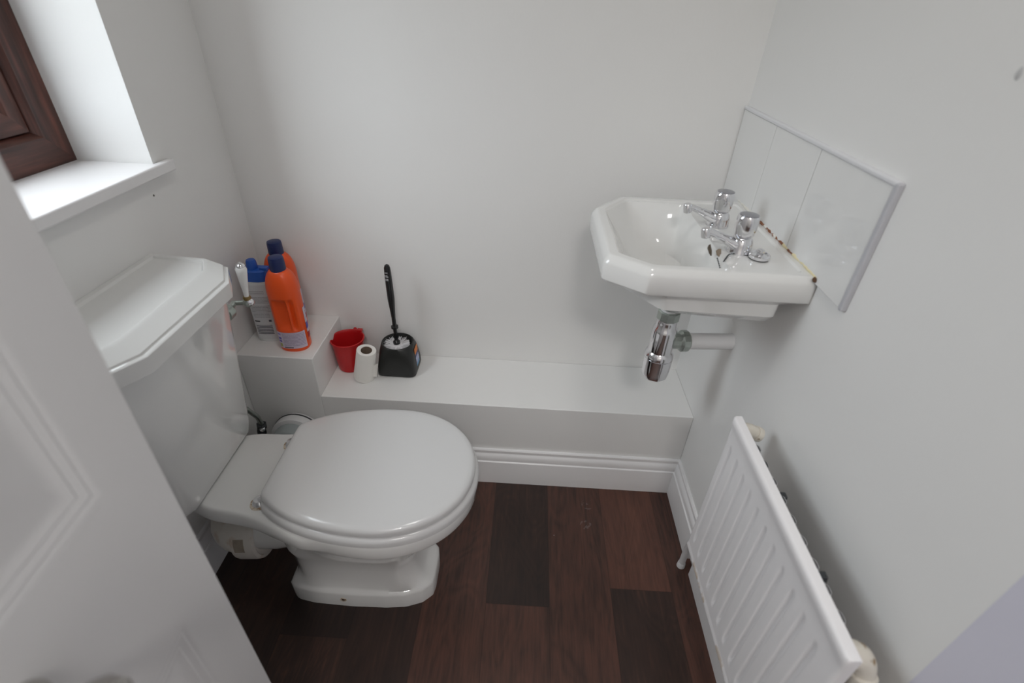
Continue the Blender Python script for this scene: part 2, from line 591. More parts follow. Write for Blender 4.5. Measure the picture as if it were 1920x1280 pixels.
wf = MB().box(XL - T, DX0, YF - 0.12, YF, 0, ZC).box(DX1, XR + T, YF - 0.12, YF, 0, ZC).box(DX0, DX1, YF - 0.12, YF, DZ, ZC)
wf.box(HX0, XL - T, YF - 0.12, YF - 0.02, 0, ZC).box(XR + T, HX1, YF - 0.12, YF - 0.02, 0, ZC)
struct(wf.build('wall_front', M_wall, smooth=False))
hw = MB().box(HX0 - .1, HX0, HY, YF - 0.12, 0, ZC).box(HX1, HX1 + .1, HY, YF - 0.12, 0, ZC).box(HX0 - .1, HX1 + .1, HY - .1, HY, 0, ZC)
struct(hw.build('wall_hall', M_wall, smooth=False))
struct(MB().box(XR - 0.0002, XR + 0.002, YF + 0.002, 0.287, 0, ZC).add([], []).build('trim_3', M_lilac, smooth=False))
# boxed-in pipes along the back wall: low ledge and the raised box in the corner
struct(MB().box(RX, XR, LY, YB, 0, LZ).build('trim_1', M_wall, bevel=0.0025))
struct(MB().box(XL, RX, LY, YB, 0, RZ).build('trim_2', M_wall, bevel=0.0025))

SK = [(0, 0), (.016, 0), (.016, .083), (.0155, .086), (.012, .088), (.0125, .092), (.0125, .102), (.0105, .109), (.007, .114), (.0065, .118), (.0075, .120), (.0075, .125), (.0055, .128), (0, .128)]


def skirting(name, pts):
    """pts: list of (x, y) base corners with the outward direction (mitred) of each"""
    mb = MB()
    rings = [[(x + dx * t, y + dy * t, z) for t, z in SK] for (x, y, dx, dy) in pts]
    mb.loft(rings, True, True, True)
    return struct(mb.build(name, M_gloss, angle=25))


skirting('baseboard_back', [(XL, LY, 1, -1), (XR, LY, -1, -1)])
skirting('baseboard_right', [(XR, LY, -1, -1), (XR, 0.80, -1, 0)])
skirting('baseboard_side', [(XR, 0.755, -1, 0), (XR, YF, -1, 0)])
skirting('baseboard_left', [(XL, LY, 1, -1), (XL, YF, 1, 0)])

# ---------------------------------------------------------------- window in the left wall
XW = -0.885


def frame_ring(mb, y0, y1, z0, z1, x0, x1, wd):
    mb.box(x0, x1, y0, y1, z0, z0 + wd).box(x0, x1, y0, y1, z1 - wd, z1)


win = bpy.data.objects.new('window_1', None)
COL.objects.link(win)
win.location = (XW, 0.6, WZ0)
struct(win)


def mitred(name, mats, y0, y1, z0, z1, prof, parent):
    """a mitred frame of four bars; prof: (inset, x) points across the bar"""
    o = None
    for nm, side in (('v', 0), ('h', 1)):
        mb = MB()
        for s_ in (0, 1):
            if side == 0:
                ya, sg = (y0, 1) if s_ == 0 else (y1, -1)
                rings = [[(x, ya + sg * i, z0 + i) for i, x in prof], [(x, ya + sg * i, z1 - i) for i, x in prof]]
            else:
                za, sg = (z0, 1) if s_ == 0 else (z1, -1)
                rings = [[(x, y0 + i, za + sg * i) for i, x in prof], [(x, y1 - i, za + sg * i) for i, x in prof]]
            mb.loft(rings, True, True, True)
        mb.build(name, mats[side], parent, angle=30)


mitred('window_frame', (M_frame_z, M_frame_y), WY0, WY1, WZ0, WZ1,
       [(0, XW - 0.06), (0, XW), (.010, XW + .002), (.052, XW + .002), (.058, XW - .004), (.062, XW - .016), (.062, XW - 0.06)], win)
mitred('window_sash', (M_frame_z, M_frame_y), WY0 + .064, WY1 - .064, WZ0 + .064, WZ1 - .064,
       [(0, XW - 0.055), (0, XW - .008), (.030, XW - .004), (.045, XW - .012), (.052, XW - .026), (.052, XW - 0.055)], win)
MB().box(XW - 0.035, XW - 0.031, WY0 + .114, WY1 - .114, WZ0 + .114, WZ1 - .114).build('window_pane', M_glass, win, smooth=False)
_so = [(XW - .01, WY0), (XL, WY0), (XL, WY0 - .045), (-.718, WY0 - .045), (-.718, WY1 + .042), (XL, WY1 + .042), (XL, WY1), (XW - .01, WY1)]
sill = MB().loft([[(x, y, z) for x, y in _so] for z in (WZ0 - .022, WZ0)])
sill.build('window_sill', M_gloss, win, bevel=0.004)

# ---------------------------------------------------------------- open panelled door on the left
dE = Vector((-0.343, 0.322, 0))
dD = Vector((0.112, -0.994, 0)).normalized()      # from the leading edge back to the hinge
dN = Vector((0.994, 0.112, 0)).normalized()       # out of the visible face
DW, DH, DT = 0.70, 1.97, 0.038


def dp(s_, z, d=0.0):
    return dE + dD * s_ + dN * d + Vector((0, 0, z))


door = bpy.data.objects.new('door_1', None)
COL.objects.link(door)
door.location = dE + dD * DW
struct(door)
leaf = MB()
SS = [0.0, 0.063, 0.315, 0.385, 0.637, DW]
ZZ = [0.008, 0.16, 0.648, 0.85, 1.86, DH]
STEP = [(0, 0), (.005, -.0015), (.0075, -.0020), (.0095, -.0016), (.0145, -.0028), (.017, -.0033), (.019, -.0029), (.024, -.0040), (.028, -.0044), (.034, -.0042), (.060, -.0010)]
for sgn in (0, 1):
    off = 0.0 if sgn == 0 else -DT
    dr = 1 if sgn == 0 else -1
    for i in range(5):
        for j in range(5):
            s0, s1, z0, z1 = SS[i], SS[i + 1], ZZ[j], ZZ[j + 1]
            if i in (1, 3) and j in (1, 3):
                rings = []
                for ins, dd in STEP:
                    rings.append([dp(s0 + ins, z0 + ins, off + dr * dd), dp(s1 - ins, z0 + ins, off + dr * dd), dp(s1 - ins, z1 - ins, off + dr * dd), dp(s0 + ins, z1 - ins, off + dr * dd)])
                leaf.loft(rings, False, True)
            else:
                leaf.add([dp(s0, z0, off), dp(s1, z0, off), dp(s1, z1, off), dp(s0, z1, off)], [(0, 1, 2, 3)])
for a, b_ in (((0, ZZ[0]), (0, DH)), ((0, DH), (DW, DH)), ((DW, DH), (DW, ZZ[0])), ((DW, ZZ[0]), (0, ZZ[0]))):
    leaf.add([dp(a[0], a[1]), dp(b_[0], b_[1]), dp(b_[0], b_[1], -DT), dp(a[0], a[1], -DT)], [(0, 1, 2, 3)])
leafo = leaf.build('door_leaf', M_door, door, angle=20, normals=False)
bmx = bmesh.new()
bmx.from_mesh(leafo.data)
bmesh.ops.remove_doubles(bmx, verts=bmx.verts, dist=1e-5)
bmesh.ops.recalc_face_normals(bmx, faces=bmx.faces)
bmx.to_mesh(leafo.data)
bmx.free()
for p in leafo.data.polygons:
    p.use_smooth = True
leafo.data.set_sharp_from_angle(angle=math.radians(20))
kc = dp(0.203, 0.788)
kb = MB().lathe([(.026, 0.0), (.026, .004), (.020, .007), (.009, .010), (.0085, .028), (.014, .033), (.0235, .040), (.0265, .050), (.0245, .059), (.016, .065), (.004, .067)], kc, dN, 32)
kb.build('door_handle', mat('brushed_nickel', (0.45, 0.43, 0.41), 0.3, metal=1.0), door)

# ---------------------------------------------------------------- toilet
TC = (-0.30, 0.71)
toilet = empty('toilet', (-0.36, 0.71, 0.0), 'white close-coupled toilet with closed lid on dark wood floor', 'toilet')


def egg(cx, cy, af, ab, b, xb=None, n=160, p=2.0):
    pts = []
    for k in range(n):
        a = 2 * PI * k / n
        c, s_ = math.cos(a), math.sin(a)
        e = 2.0 / p
        x = (af if c > 0 else ab) * math.copysign(abs(c) ** e, c)
        y = b * math.copysign(abs(s_) ** e, s_)
        pts.append((cx + x, cy + y))
    if xb is not None:
        out = []
        for i in range(n):
            a, b2 = pts[i], pts[(i + 1) % n]
            if a[0] >= xb:
                out.append(a)
            if (a[0] - xb) * (b2[0] - xb) < 0:
                t = (xb - a[0]) / (b2[0] - a[0])
                out.append((xb, a[1] + t * (b2[1] - a[1])))
        pts = out
    return pts


# pan: foot, pedestal, bowl, rim and the deck that carries the cistern, one ceramic body
NP = 144
_fh = [(-.172, .030), (-.176, .050), (-.198, .070), (-.235, .083), (-.28, .088), (-.36, .090), (-.45, .087), (-.492, .080), (-.509, .066)]
foot = [(x, TC[1] + y) for x, y in _fh] + [(x, TC[1] - y) for x, y in reversed(_fh)]
slab = []
for k in range(0, 61):
    a = -PI / 2 + PI * k / 60 - 0.35 * (1 - 2 * k / 60.0) * 1.0
    slab.append((-.265 + .188 * math.cos(a) * (1 if math.cos(a) > 0 else 1.25), TC[1] + .168 * math.sin(a)))
slab += [(-.395, TC[1] + .155), (-.43, TC[1] + .140), (-.47, TC[1] + .122), (-.51, TC[1] + .110), (-.56, TC[1] + .105), (-.598, TC[1] + .107), (-.618, TC[1] + .100), (-.640, TC[1] + .080), (-.722, TC[1] + .075)]
slab += [(-.722, TC[1] - .075), (-.640, TC[1] - .080), (-.618, TC[1] - .100), (-.598, TC[1] - .107), (-.56, TC[1] - .108), (-.51, TC[1] - .116), (-.47, TC[1] - .130), (-.43, TC[1] - .145), (-.395, TC[1] - .157)]
c0 = (-.33, TC[1])
R_foot = polar(foot, c0, NP)
R_foot_s = polar(foot, c0, NP, 2)
R_slab = polar(slab, c0, NP, 2)


def oct_(xb, xf, hy, ch, n=NP, rnd=2):
    return polar([(xf, TC[1] - hy + ch), (xf, TC[1] + hy - ch), (xf - ch, TC[1] + hy), (xb + ch, TC[1] + hy), (xb, TC[1] + hy - ch), (xb, TC[1] - hy + ch), (xb + ch, TC[1] - hy), (xf - ch, TC[1] - hy)], c0, n, rnd)


def eg(af, ab, b, rnd=0):
    return polar(egg(-.30, TC[1], af, ab, b), c0, NP, rnd)


rings = [ring(R_foot, c0, 0.0), ring(R_foot, c0, 0.044), ring(R_foot_s, c0, 0.050, .003), ring(R_foot_s, c0, 0.053, .009),
         ring(oct_(-.500, -.194, .078, .034), c0, .060), ring(oct_(-.497, -.206, .074, .034), c0, .085),
         ring(oct_(-.496, -.218, .073, .030), c0, .12), ring(oct_(-.498, -.220, .075, .030), c0, .155),
         ring(oct_(-.505, -.190, .086, .036), c0, .19), ring(eg(.140, .225, .104, 1), c0, .222), ring(eg(.172, .255, .124), c0, .255),
         ring(eg(.198, .275, .143), c0, .285), ring(eg(.212, .290, .155), c0, .312), ring(eg(.216, .300, .158), c0, .318),
         ring(R_slab, c0, .319, .008), ring(R_slab, c0, .3205, .001), ring(R_slab, c0, .326, -.0015), ring(R_slab, c0, .346, .0),
         ring(R_slab, c0, .352, .002), ring(R_slab, c0, .356, .006), ring(R_slab, c0, .3575, .012)]
pan = MB().loft(rings)
pan.build('pan', M_porc, toilet, angle=48)
# fixing bolt holes in the foot, with the screw deep inside
for sy in (-1, 1):
    y = TC[1] + sy * .0895
    bh = MB().lathe([(.0075, -.001), (.0075, .0008), (.0045, .0010), (.0040, -.001)], (-.379, y, .026), (0, sy, 0), 20, cap0=True, cap1=False)
    bh.build('fixing_hole', M_rust, toilet)
    MB().lathe([(.0042, -.001), (.0042, .0006)], (-.379, y, .026), (0, sy, 0), 16).build('fixing_screw', mat('rusty_screw', (0.06, 0.035, 0.02), 0.7, metal=0.3), toilet)

# seat ring and lid
LC = (-.285, .7125)


def egg_ring(grow, z, ins=0.0):
    pts = egg(-.265, LC[1], .189 + grow, .268 + grow, .168 + grow, -.486 - grow * .4, 240, 2.08)
    return ring(polar(pts, LC, 180, 1), LC, z, ins)


M_seat_edge = M_seat
seat = MB().loft([egg_ring(.005, .3585, .004), egg_ring(.005, .361, 0), egg_ring(.005, .370, 0), egg_ring(.004, .376, .001), egg_ring(.003, .3795, .005)])
so = seat.build('seat', M_seat, toilet, angle=50)
lid = MB().loft([egg_ring(-.002, .3815, .004), egg_ring(-.002, .3840, 0), egg_ring(-.002, .3915, 0), egg_ring(-.002, .3965, .0018), egg_ring(-.002, .3995, .006), egg_ring(-.002, .4010, .014), egg_ring(-.002, .4018, .035), egg_ring(-.002, .4024, .085)])
lid.build('lid', M_seat, toilet, angle=50)
for sy in (-1, 1):
    hy = .704 + sy * .079
    h = MB().lathe([(.0135, 0), (.0135, .004), (.011, .008), (.0085, .011), (.0085, .013), (.003, .0145)], (-.4975, hy, .3575), (0, 0, 1), 28)
    h.tube([(-.4975, hy, .366), (-.475, hy, .376)], .006, 12)
    ho = h.build('hinge', M_chrome, toilet)
    MB().lathe([(.018, 0), (.0175, .0012), (.0125, .0013)], (-.4975, hy, .3573), (0, 0, 1), 28).build('stain_ring', M_rust, ho)

# cistern
CY = .7025


def cpoly(xf, hb, hf, ch, xb=-.732):
    # back edge at xb, sides at +-hb (slightly narrower at the front hf), chamfer to the front face
    return [(xf, CY - hf + ch), (xf, CY + hf - ch), (xf - ch * .55, CY + hf), (xb, CY + hb), (xb, CY - hb), (xf - ch * .55, CY - hf)]


EDGE = (1.0, .85, .35, 0.0, .35, .85)             # how far each side of the lid moves in: front, chamfer, end, back, end, chamfer


def pring(poly, z, ins=0.0, back=0.0):
    n = len(poly)
    L_ = []
    for i in range(n):
        p, q = Vector(poly[i]), Vector(poly[(i + 1) % n])
        d = (q - p).normalized()
        nn = Vector((-d.y, d.x))
        L_.append((p + nn * (ins * EDGE[i] + (back if i == 3 else 0) + (back * .6 if i in (2, 4) else 0)), d))
    out = []
    for i in range(n):
        (p, d), (q, e) = L_[i - 1], L_[i]
        den = d.x * e.y - d.y * e.x
        t = ((q.x - p.x) * e.y - (q.y - p.y) * e.x) / den
        r = p + d * t
        out.append((r.x, r.y, z))
    return out


body = MB()
BS = [(.360, -.607, .142, .140, .036), (.372, -.605, .146, .144, .036), (.392, -.602, .150, .148, .036), (.712, -.566, .180, .174, .060)]
body.loft([[(x, y, z) for x, y in cpoly(xf, hb, hf, ch)] for z, xf, hb, hf, ch in BS])
cist = body.build('cistern', M_porc, toilet, bevel=0.006, seg=3)
LP = cpoly(-.552, .193, .183, .064, -.7345)
lidm = MB().loft([pring(LP, .7105, .004), pring(LP, .7115, .001), pring(LP, .741, 0), pring(LP, .7425, .0025), pring(LP, .7430, .005), pring(LP, .7435, .008), pring(LP, .7470, .009), pring(LP, .7610, .036), pring(LP, .7635, .041), pring(LP, .7637, .044, .012), pring(LP, .7602, .048, .016), pring(LP, .7598, .060, .03)])
lidm.build('cistern_lid', M_porc, toilet, bevel=0.0012, seg=2)
# flush lever on the far end of the cistern
lv = MB()
lv.lathe([(.017, -.022), (.017, -.004), (.013, 0.0), (.0085, .008)], (-.618, .893, .636), (0, 1, 0), 20)
lv.tube([(-.618, .893, .636), (-.618, .915, .640)], .006, 14)
lv.tube([(-.622, .915, .640), (-.590, .918, .642)], .0055, 14)
lv.lathe([(.001, -.0105), (.006, -.009), (.010, -.003), (.0105, .002), (.008, .008), (.001, .0105)], (-.588, .918, .642), (1, 0, 0), 20)
lvo = lv.build('flush_lever', M_dull, toilet)
MB().lathe([(.001, -.0095), (.006, -.0075), (.0092, -.002), (.0094, .003), (.006, .008), (.001, .0095)], (-.585, .918, .643), (1, 0, 0), 20).build('lever_ball', M_chrome, lvo)
ax = Vector((.006, .0, .08)).normalized()
MB().lathe([(.0075, .002), (.0085, .006), (.007, .010)], (-.588, .918, .648), ax, 20).build('lever_collar', mat('brass', (0.30, 0.21, 0.09), 0.35, metal=1), lvo)
MB().lathe([(.0050, .010), (.0058, .022), (.0082, .045), (.0106, .066), (.0114, .074), (.009, .079)], (-.588, .918, .648), ax, 24).build('lever_grip', M_ceramic, lvo)
MB().lathe([(.0085, .079), (.0088, .082), (.007, .085), (.004, .0865), (.0035, .0885), (.001, .0895)], (-.588, .918, .648), ax, 24).build('lever_cap', M_chrome, lvo)
# pan outlet and white flexible connector leaving towards the wall
o1 = MB().lathe([(.044, 0), (.044, .07), (.040, .095)], (-.590, .690, .176), (1, 0, .12), 32)
o1.build('pan_outlet', M_porc, toilet)
wc = MB()
pth = bez((-.590, .690, .166), (-.665, .690, .158), (-.655, .775, .160), 8) + bez((-.650, .800, .161), (-.630, .86, .163), (-.612, .885, .166), 4)
wc.tube(pth, .050, 32)
wc.lathe([(.051, 0), (.0565, .002), (.058, .008), (.058, .044), (.0565, .052), (.050, .055), (.046, .052)], (-.612, .690, .162), (1, 0, .12), 40)
wco = wc.build('waste_connector', M_conn, toilet)
# square paper patch stuck on the collar
st = MB()
pc = Vector((-.590, .690, .1645))
A = Vector((1, 0, .12)).normalized()
e1 = (Vector((0, 0, 1)) - A * A.z).normalized()
e2 = A.cross(e1)
rg = []
for i in range(7):
    a = math.radians(52 + i * 5.2)
    d = e1 * math.cos(a) - e2 * math.sin(a) if e2.y > 0 else e1 * math.cos(a) + e2 * math.sin(a)
    rg.append([pc + d * .0588 - A * .011, pc + d * .0588 + A * .013])
st.loft(rg, False, False, False)
st.build('paper_patch', mat('brown_patch', (0.40, 0.34, 0.27), 0.8, mottle=0.3, mscale=80), wco, normals=False)

# ---------------------------------------------------------------- pipe flange and isolating valve behind the pan
fl = empty('soil_pipe', (-.607, 1.03, .16), 'grey round soil pipe with pale collar on boxing behind toilet', 'pipe')
MB().lathe([(.056, 0), (.056, .075), (.053, .078)], (-.607, 1.012, .166), (0, -1, .12), 40).build('pipe_body', M_gpipe, fl)
MB().lathe([(.060, 0), (.0665, .002), (.068, .008), (.068, .030), (.066, .036), (.057, .038)], (-.607, 1.013, .166), (0, -1, .12), 40).build('collar', M_wpipe, fl)
MB().lathe([(.0682, .0), (.0695, .001), (.0695, .004), (.0682, .005)], (-.607, 1.004, .167), (0, -1, .12), 40, cap0=False, cap1=False).build('clamp_ring', M_dark, fl)
iv = empty('isolating_valve', (-.69, .99, .20), 'small tarnished isolating valve and pipe beside the grey soil pipe', 'valve')
MB().tube([(-.700, .985, .0), (-.700, .985, .15), (-.697, .983, .19)], .0075, 12).build('supply_pipe', M_dull, iv)
MB().lathe([(.011, 0), (.013, .004), (.013, .014), (.010, .018), (.010, .028), (.0135, .031), (.0135, .043), (.009, .046)], (-.701, .984, .180), (.25, -.12, .9), 6).build('valve_body', M_dark, iv)
MB().lathe([(.006, 0), (.007, .004), (.007, .010), (.003, .012)], (-.690, .975, .207), (.5, -.6, .5), 16).build('valve_screw', M_chrome, iv)
MB().tube([(-.690, .979, .222), (-.684, .965, .26), (-.682, .93, .32), (-.680, .86, .355)], .0065, 12).build('flexible_hose', M_dull, iv)

# ---------------------------------------------------------------- basin
basin = empty('wash_basin', (.478, .943, .74), 'small white wall-hung basin with clipped corners and rust-stained sealant', 'basin')
BY = .943
outer = [(.137, .800), (.205, .751), (.4795, .751), (.4795, 1.140), (.205, 1.140), (.137, 1.050)]
NB = 240
cb = (.30, BY)
Ro = polar(outer, cb, NB, 0)


def scaled(poly, dx0, dx1, dy):
    """outline moved in by dx0 at the front, dx1 at the wall, dy at both sides"""
    xs = [p[0] for p in poly]
    x0, x1 = min(xs), max(xs)
    out = []
    for x, y in poly:
        nx = x0 + dx0 + (x - x0) * ((x1 - dx1 - x0 - dx0) / (x1 - x0))
        ny = BY + (y - BY) * ((.194 - dy) / .194)
        out.append((nx, ny))
    return polar(out, cb, NB, 0)


R1 = scaled(outer, .0025, 0, .0025)
R2 = scaled(outer, .0075, 0, .0075)
low1 = scaled(outer, .008, 0, .007)
low2 = [(.185, .860), (.245, .775), (.445, .770), (.445, 1.116), (.245, 1.11), (.185, 1.02)]
RL2 = polar(low2, cb, NB, 3)
RL3 = polar([(.215, .88), (.265, .800), (.445, .785), (.445, 1.10), (.265, 1.086), (.215, 1.00)], cb, NB, 4)
RL4 = polar(egg(.32, BY, .09, .07, .10), cb, NB, 2)
RL5 = polar(egg(.318, .948, .035, .035, .035), cb, NB)
# inner rim and bowl
inn = [(.166, .822), (.218, .782), (.345, .782), (.345, 1.106), (.218, 1.106), (.166, 1.036)]
RI = polar(inn, cb, NB, 1)
inn2 = [(.172, .828), (.222, .788), (.340, .788), (.340, 1.099), (.222, 1.099), (.172, 1.031)]
RI2 = polar(inn2, cb, NB, 3)
RB1 = polar(egg(.275, BY, .052, .070, .125, p=2.6), cb, NB, 2)
RB2 = polar(egg(.285, BY, .045, .058, .095, p=2.3), cb, NB, 2)
RB3 = polar(egg(.300, BY, .030, .040, .05), cb, NB, 1)
RB4 = polar(egg(.305, BY, .018, .018, .018), cb, NB)
rad_ = [ring(RL5, cb, .715), ring(RL4, cb, .728), ring(RL3, cb, .742), ring(RL2, cb, .760), ring(RL2, cb, .785, -.001), ring(low1, cb, .792, .008), ring(low1, cb, .797, .0),
        ring(R1, cb, .799), ring(Ro, cb, .803), ring(Ro, cb, .832, 0), ring(R1, cb, .8375), ring(R2, cb, .8445), ring(R2, cb, .846, .003), ring(R2, cb, .846, .008)]
# tap deck: a slightly lowered flat inside the raised edge
deckp = [(.162, .816), (.215, .774), (.462, .774), (.462, 1.115), (.215, 1.115), (.162, 1.041)]
RD = polar(deckp, cb, NB, 1)
rad_ += [ring(RD, cb, .846, 0), ring(RD, cb, .8430, .004), ring(RI, cb, .8425, -.0005), ring(RI, cb, .840, .001), ring(RI2, cb, .832, .0), ring([(a + b_) / 2 for a, b_ in zip(RI2, RB1)], cb, .806),
         ring(RB1, cb, .776), ring(RB2, cb, .756), ring(RB3, cb, .744), ring(RB4, cb, .740)]
bz = MB().loft(rad_)
bz.build('bowl', M_porc, basin, angle=32)
MB().lathe([(.018, 0), (.018, .002), (.014, .002), (.012, -.001), (.004, -.001)], (.305, BY, .7402), (0, 0, 1), 28).build('drain_ring', M_chrome, basin)
# sealant bead
sb = MB()
pts = [(.4745 + random.uniform(-.0008, .0008), .752 + i * (.384 / 60), .8475 + random.uniform(-.0010, .0012)) for i in range(61)]
sb.tube(pts, [.0030 + random.uniform(-.0008, .0010) for _ in pts], 8)
sb.build('sealant', M_seal, basin)['label'] = 'yellowed sealant line with brown rust stains'
MB().lathe([(.001, 0), (.003, .0008), (.0045, .003), (.003, .005), (.001, .006)], (.4735, .7545, .8425), (-.3, -.6, .6), 12, sx=1.2).build('rust_blob', mat('rust', (0.12, 0.06, 0.03), 0.8, mottle=0.4, mscale=200), basin)

# plug, chain and chain stay
pl = MB().lathe([(.0165, 0), (.0180, .003), (.0180, .0065), (.0165, .0085), (.0140, .0085), (.0125, .0065), (.0055, .0065), (.0050, .0100), (.0070, .0120), (.0065, .0150), (.0035, .0165)], (.4085, .829, .8440), (0, 0, 1), 36)
plug = pl.build('basin_plug', M_chrome, None)
tag(plug, 'round chrome basin plug lying on the tap ledge beside near tap', 'plug')
MB().lathe([(.0168, 0), (.0172, .0028)], (.4085, .829, .8434), (0, 0, 1), 36).build('rubber_rim', M_rubber, plug)
ch = MB()


def beads(path, r=.0013, step=.0040):
    P = [Vector(p) for p in path]
    acc = 0.0
    for i in range(len(P) - 1):
        seg = (P[i + 1] - P[i])
        L_ = seg.length
        while acc < L_:
            c = P[i] + seg * (acc / L_)
            ch.lathe([(.0003, -r), (r * .8, -r * .6), (r, 0), (r * .8, r * .6), (.0003, r)], c, (0, 0, 1), 8)
            acc += step
        acc -= L_
    ch.tube(path, .0005, 6)


beads(bez((.396, .840, .8450), (.368, .846, .8452), (.356, .832, .8448), 10) + bez((.355, .830, .8445), (.349, .820, .8445), (.341, .808, .8425), 6), .0014)
beads(bez((.338, .803, .830), (.336, .812, .838), (.336, .826, .842), 6), .0014)
ch.build('plug_chain', M_dark, basin)
stay = MB()
# two folded triangular petals of the chain stay fixed above the overflow
for (a, b_, c_) in (((.3300, .858, .853), (.3330, .846, .836), (.3255, .852, .848)), ((.3385, .846, .846), (.3470, .846, .850), (.3440, .838, .838))):
    a, b_, c_ = Vector(a), Vector(b_), Vector(c_)
    n_ = (b_ - a).cross(c_ - a).normalized() * .0012
    m1, m2, m3 = (a + b_) / 2 + (a + b_ - 2 * c_).normalized() * .002, (b_ + c_) / 2 + (b_ + c_ - 2 * a).normalized() * .002, (c_ + a) / 2 + (c_ + a - 2 * b_).normalized() * .002
    rr_ = [a, m1, b_, m2, c_, m3]
    stay.loft([[p - n_ for p in rr_], [p + n_ for p in rr_]])
sto = stay.build('chain_stay', mat('dark_tarnish', (0.16, 0.13, 0.10), 0.45, metal=.7), basin)
sto['label'] = 'bent tarnished metal petals holding the plug chain'

# ---------------------------------------------------------------- taps


def make_tap(loc, label):
    t = empty('pillar_tap', loc, label, 'tap', 'taps on the basin')
    x, y, z = loc
    b = MB()
    b.lathe([(.0215, 0), (.0215, .003), (.0205, .005), (.0200, .016), (.0180, .024), (.0150, .028), (.0115, .030)], (x, y, z), (0, 0, 1), 36)
    # spout: a tapering arm rising slightly to the nose
    P = [(x + .004, y, z + .013), (x - .016, y, z + .016), (x - .034, y, z + .024), (x - .050, y, z + .0305), (x - .063, y, z + .0345)]
    rings_ = []
    wd = [(.0185, .0120), (.0165, .0110), (.0110, .0082), (.0085, .0068), (.0078, .0062)]
    for (px, py, pz), (wy, wz) in zip(P, wd):
        rings_.append([(px, py + wy * math.cos(2 * PI * k / 20), pz + wz * math.sin(2 * PI * k / 20)) for k in range(20)])
    b.loft(rings_)
    b.build('tap_body', M_chrome, t, angle=45)
    nz = MB().lathe([(.0070, -.009), (.0085, -.008), (.0085, .006), (.0070, .0085), (.003, .0095)], (x - .066, y, z + .0320), (-.22, 0, 1), 24)
    no = nz.build('nozzle', M_chrome, t)
    MB().lathe([(.0062, -.0095), (.0066, -.0085)], (x - .066, y, z + .0320), (-.22, 0, 1), 20).build('aerator', M_dark, no)
    # faceted headwork handle: square-ish, barrel shaped with leaf-like facets
    seg = 48
    prof = [(.0150, .030), (.0178, .034), (.0205, .046), (.0205, .056), (.0188, .064), (.0178, .0665), (.0170, .0675)]
    rgs = []
    for r, zz in prof:
        rg_ = []
        for k in range(seg):
            a = 2 * PI * k / seg
            q = abs(math.cos(2 * (a + .2))) if False else abs(((a / (PI / 2)) % 1.0) - .5) * 2   # 0 at facet centre, 1 at ridges
            f_ = 1 - .14 * (1 - q) * max(0, 1 - abs((zz - .050)) / .018)
            rg_.append((x + r * f_ * math.cos(a + .35), y + r * f_ * math.sin(a + .35), z + zz))
        rgs.append(rg_)
    MB().loft(rgs).build('tap_head', M_chrome, t, angle=22)
    MB().lathe([(.0158, 0), (.0158, .0008), (.013, .0014), (.004, .0017)], (x, y, z + .0675), (0, 0, 1), 32).build('tap_cap', mat('cap_satin', (0.42, 0.42, 0.45), 0.25, metal=1.0), t)
    return t


make_tap((.382, .985, .8430), 'far chrome basin tap nearer the back wall')
make_tap((.383, .857, .8430), 'near chrome basin tap beside the round plug')

# ---------------------------------------------------------------- bottle trap and waste pipe
TX, TY = .318, .948
trap = empty('bottle_trap', (TX, TY, .49), 'chrome bottle trap with white waste pipe under wall-hung basin', 'waste trap')


def nut(mb, z0, z1, r0, r1, n=16):
    mb.lathe([(r0, z0), (r1, z0 + .002), (r1, z1 - .002), (r0, z1)], (TX, TY, 0), (0, 0, 1), n)


MB().lathe([(.0195, .650), (.0200, .676), (.0225, .690), (.0225, .72)], (TX, TY, 0), (0, 0, 1), 28).build('tailpiece', M_wpipe, trap)
m_ = MB()
nut(m_, .641, .664, .0225, .0245, 10)
m_.build('top_nut', M_dull, trap, angle=25)
m_ = MB().lathe([(.0205, .644), (.0215, .641), (.0225, .634), (.0225, .624), (.0255, .619), (.0270, .612), (.0270, .560), (.0300, .556), (.0325, .550), (.0325, .543), (.0305, .541)], (TX, TY, 0), (0, 0, 1), 40)
m_.build('trap_body', M_chrome, trap)
m_ = MB()
prof = [(.0315, .541), (.0315, .520), (.030, .500), (.0285, .490), (.0230, .484), (.012, .4815)]
rgs = [[(TX + r * (1 + (.025 if k % 6 < 3 else 0)) * math.cos(2 * PI * k / 48), TY + r * (1 + (.025 if k % 6 < 3 else 0)) * math.sin(2 * PI * k / 48), z) for k in range(48)] for r, z in prof]
m_.loft(rgs)
m_.build('trap_cup', M_chrome, trap, angle=50)
PZ = .583
m_ = MB().lathe([(.0175, .020), (.0185, .026), (.0185, .038), (.0215, .040), (.0248, .043), (.0248, .056), (.0210, .060)], (TX, TY, PZ), (1, .12, -.02), 12)
m_.build('outlet_nut', M_dull, trap, angle=25)
dpx = Vector((1, .12, -.02)).normalized()
q0 = Vector((TX, TY, PZ)) + dpx * .055
q1 = Vector((XR + .004, TY + .12 * (XR + .004 - TX), PZ - .004))
MB().tube([q0, q1], .0185, 28).build('waste_pipe', M_wpipe, trap)

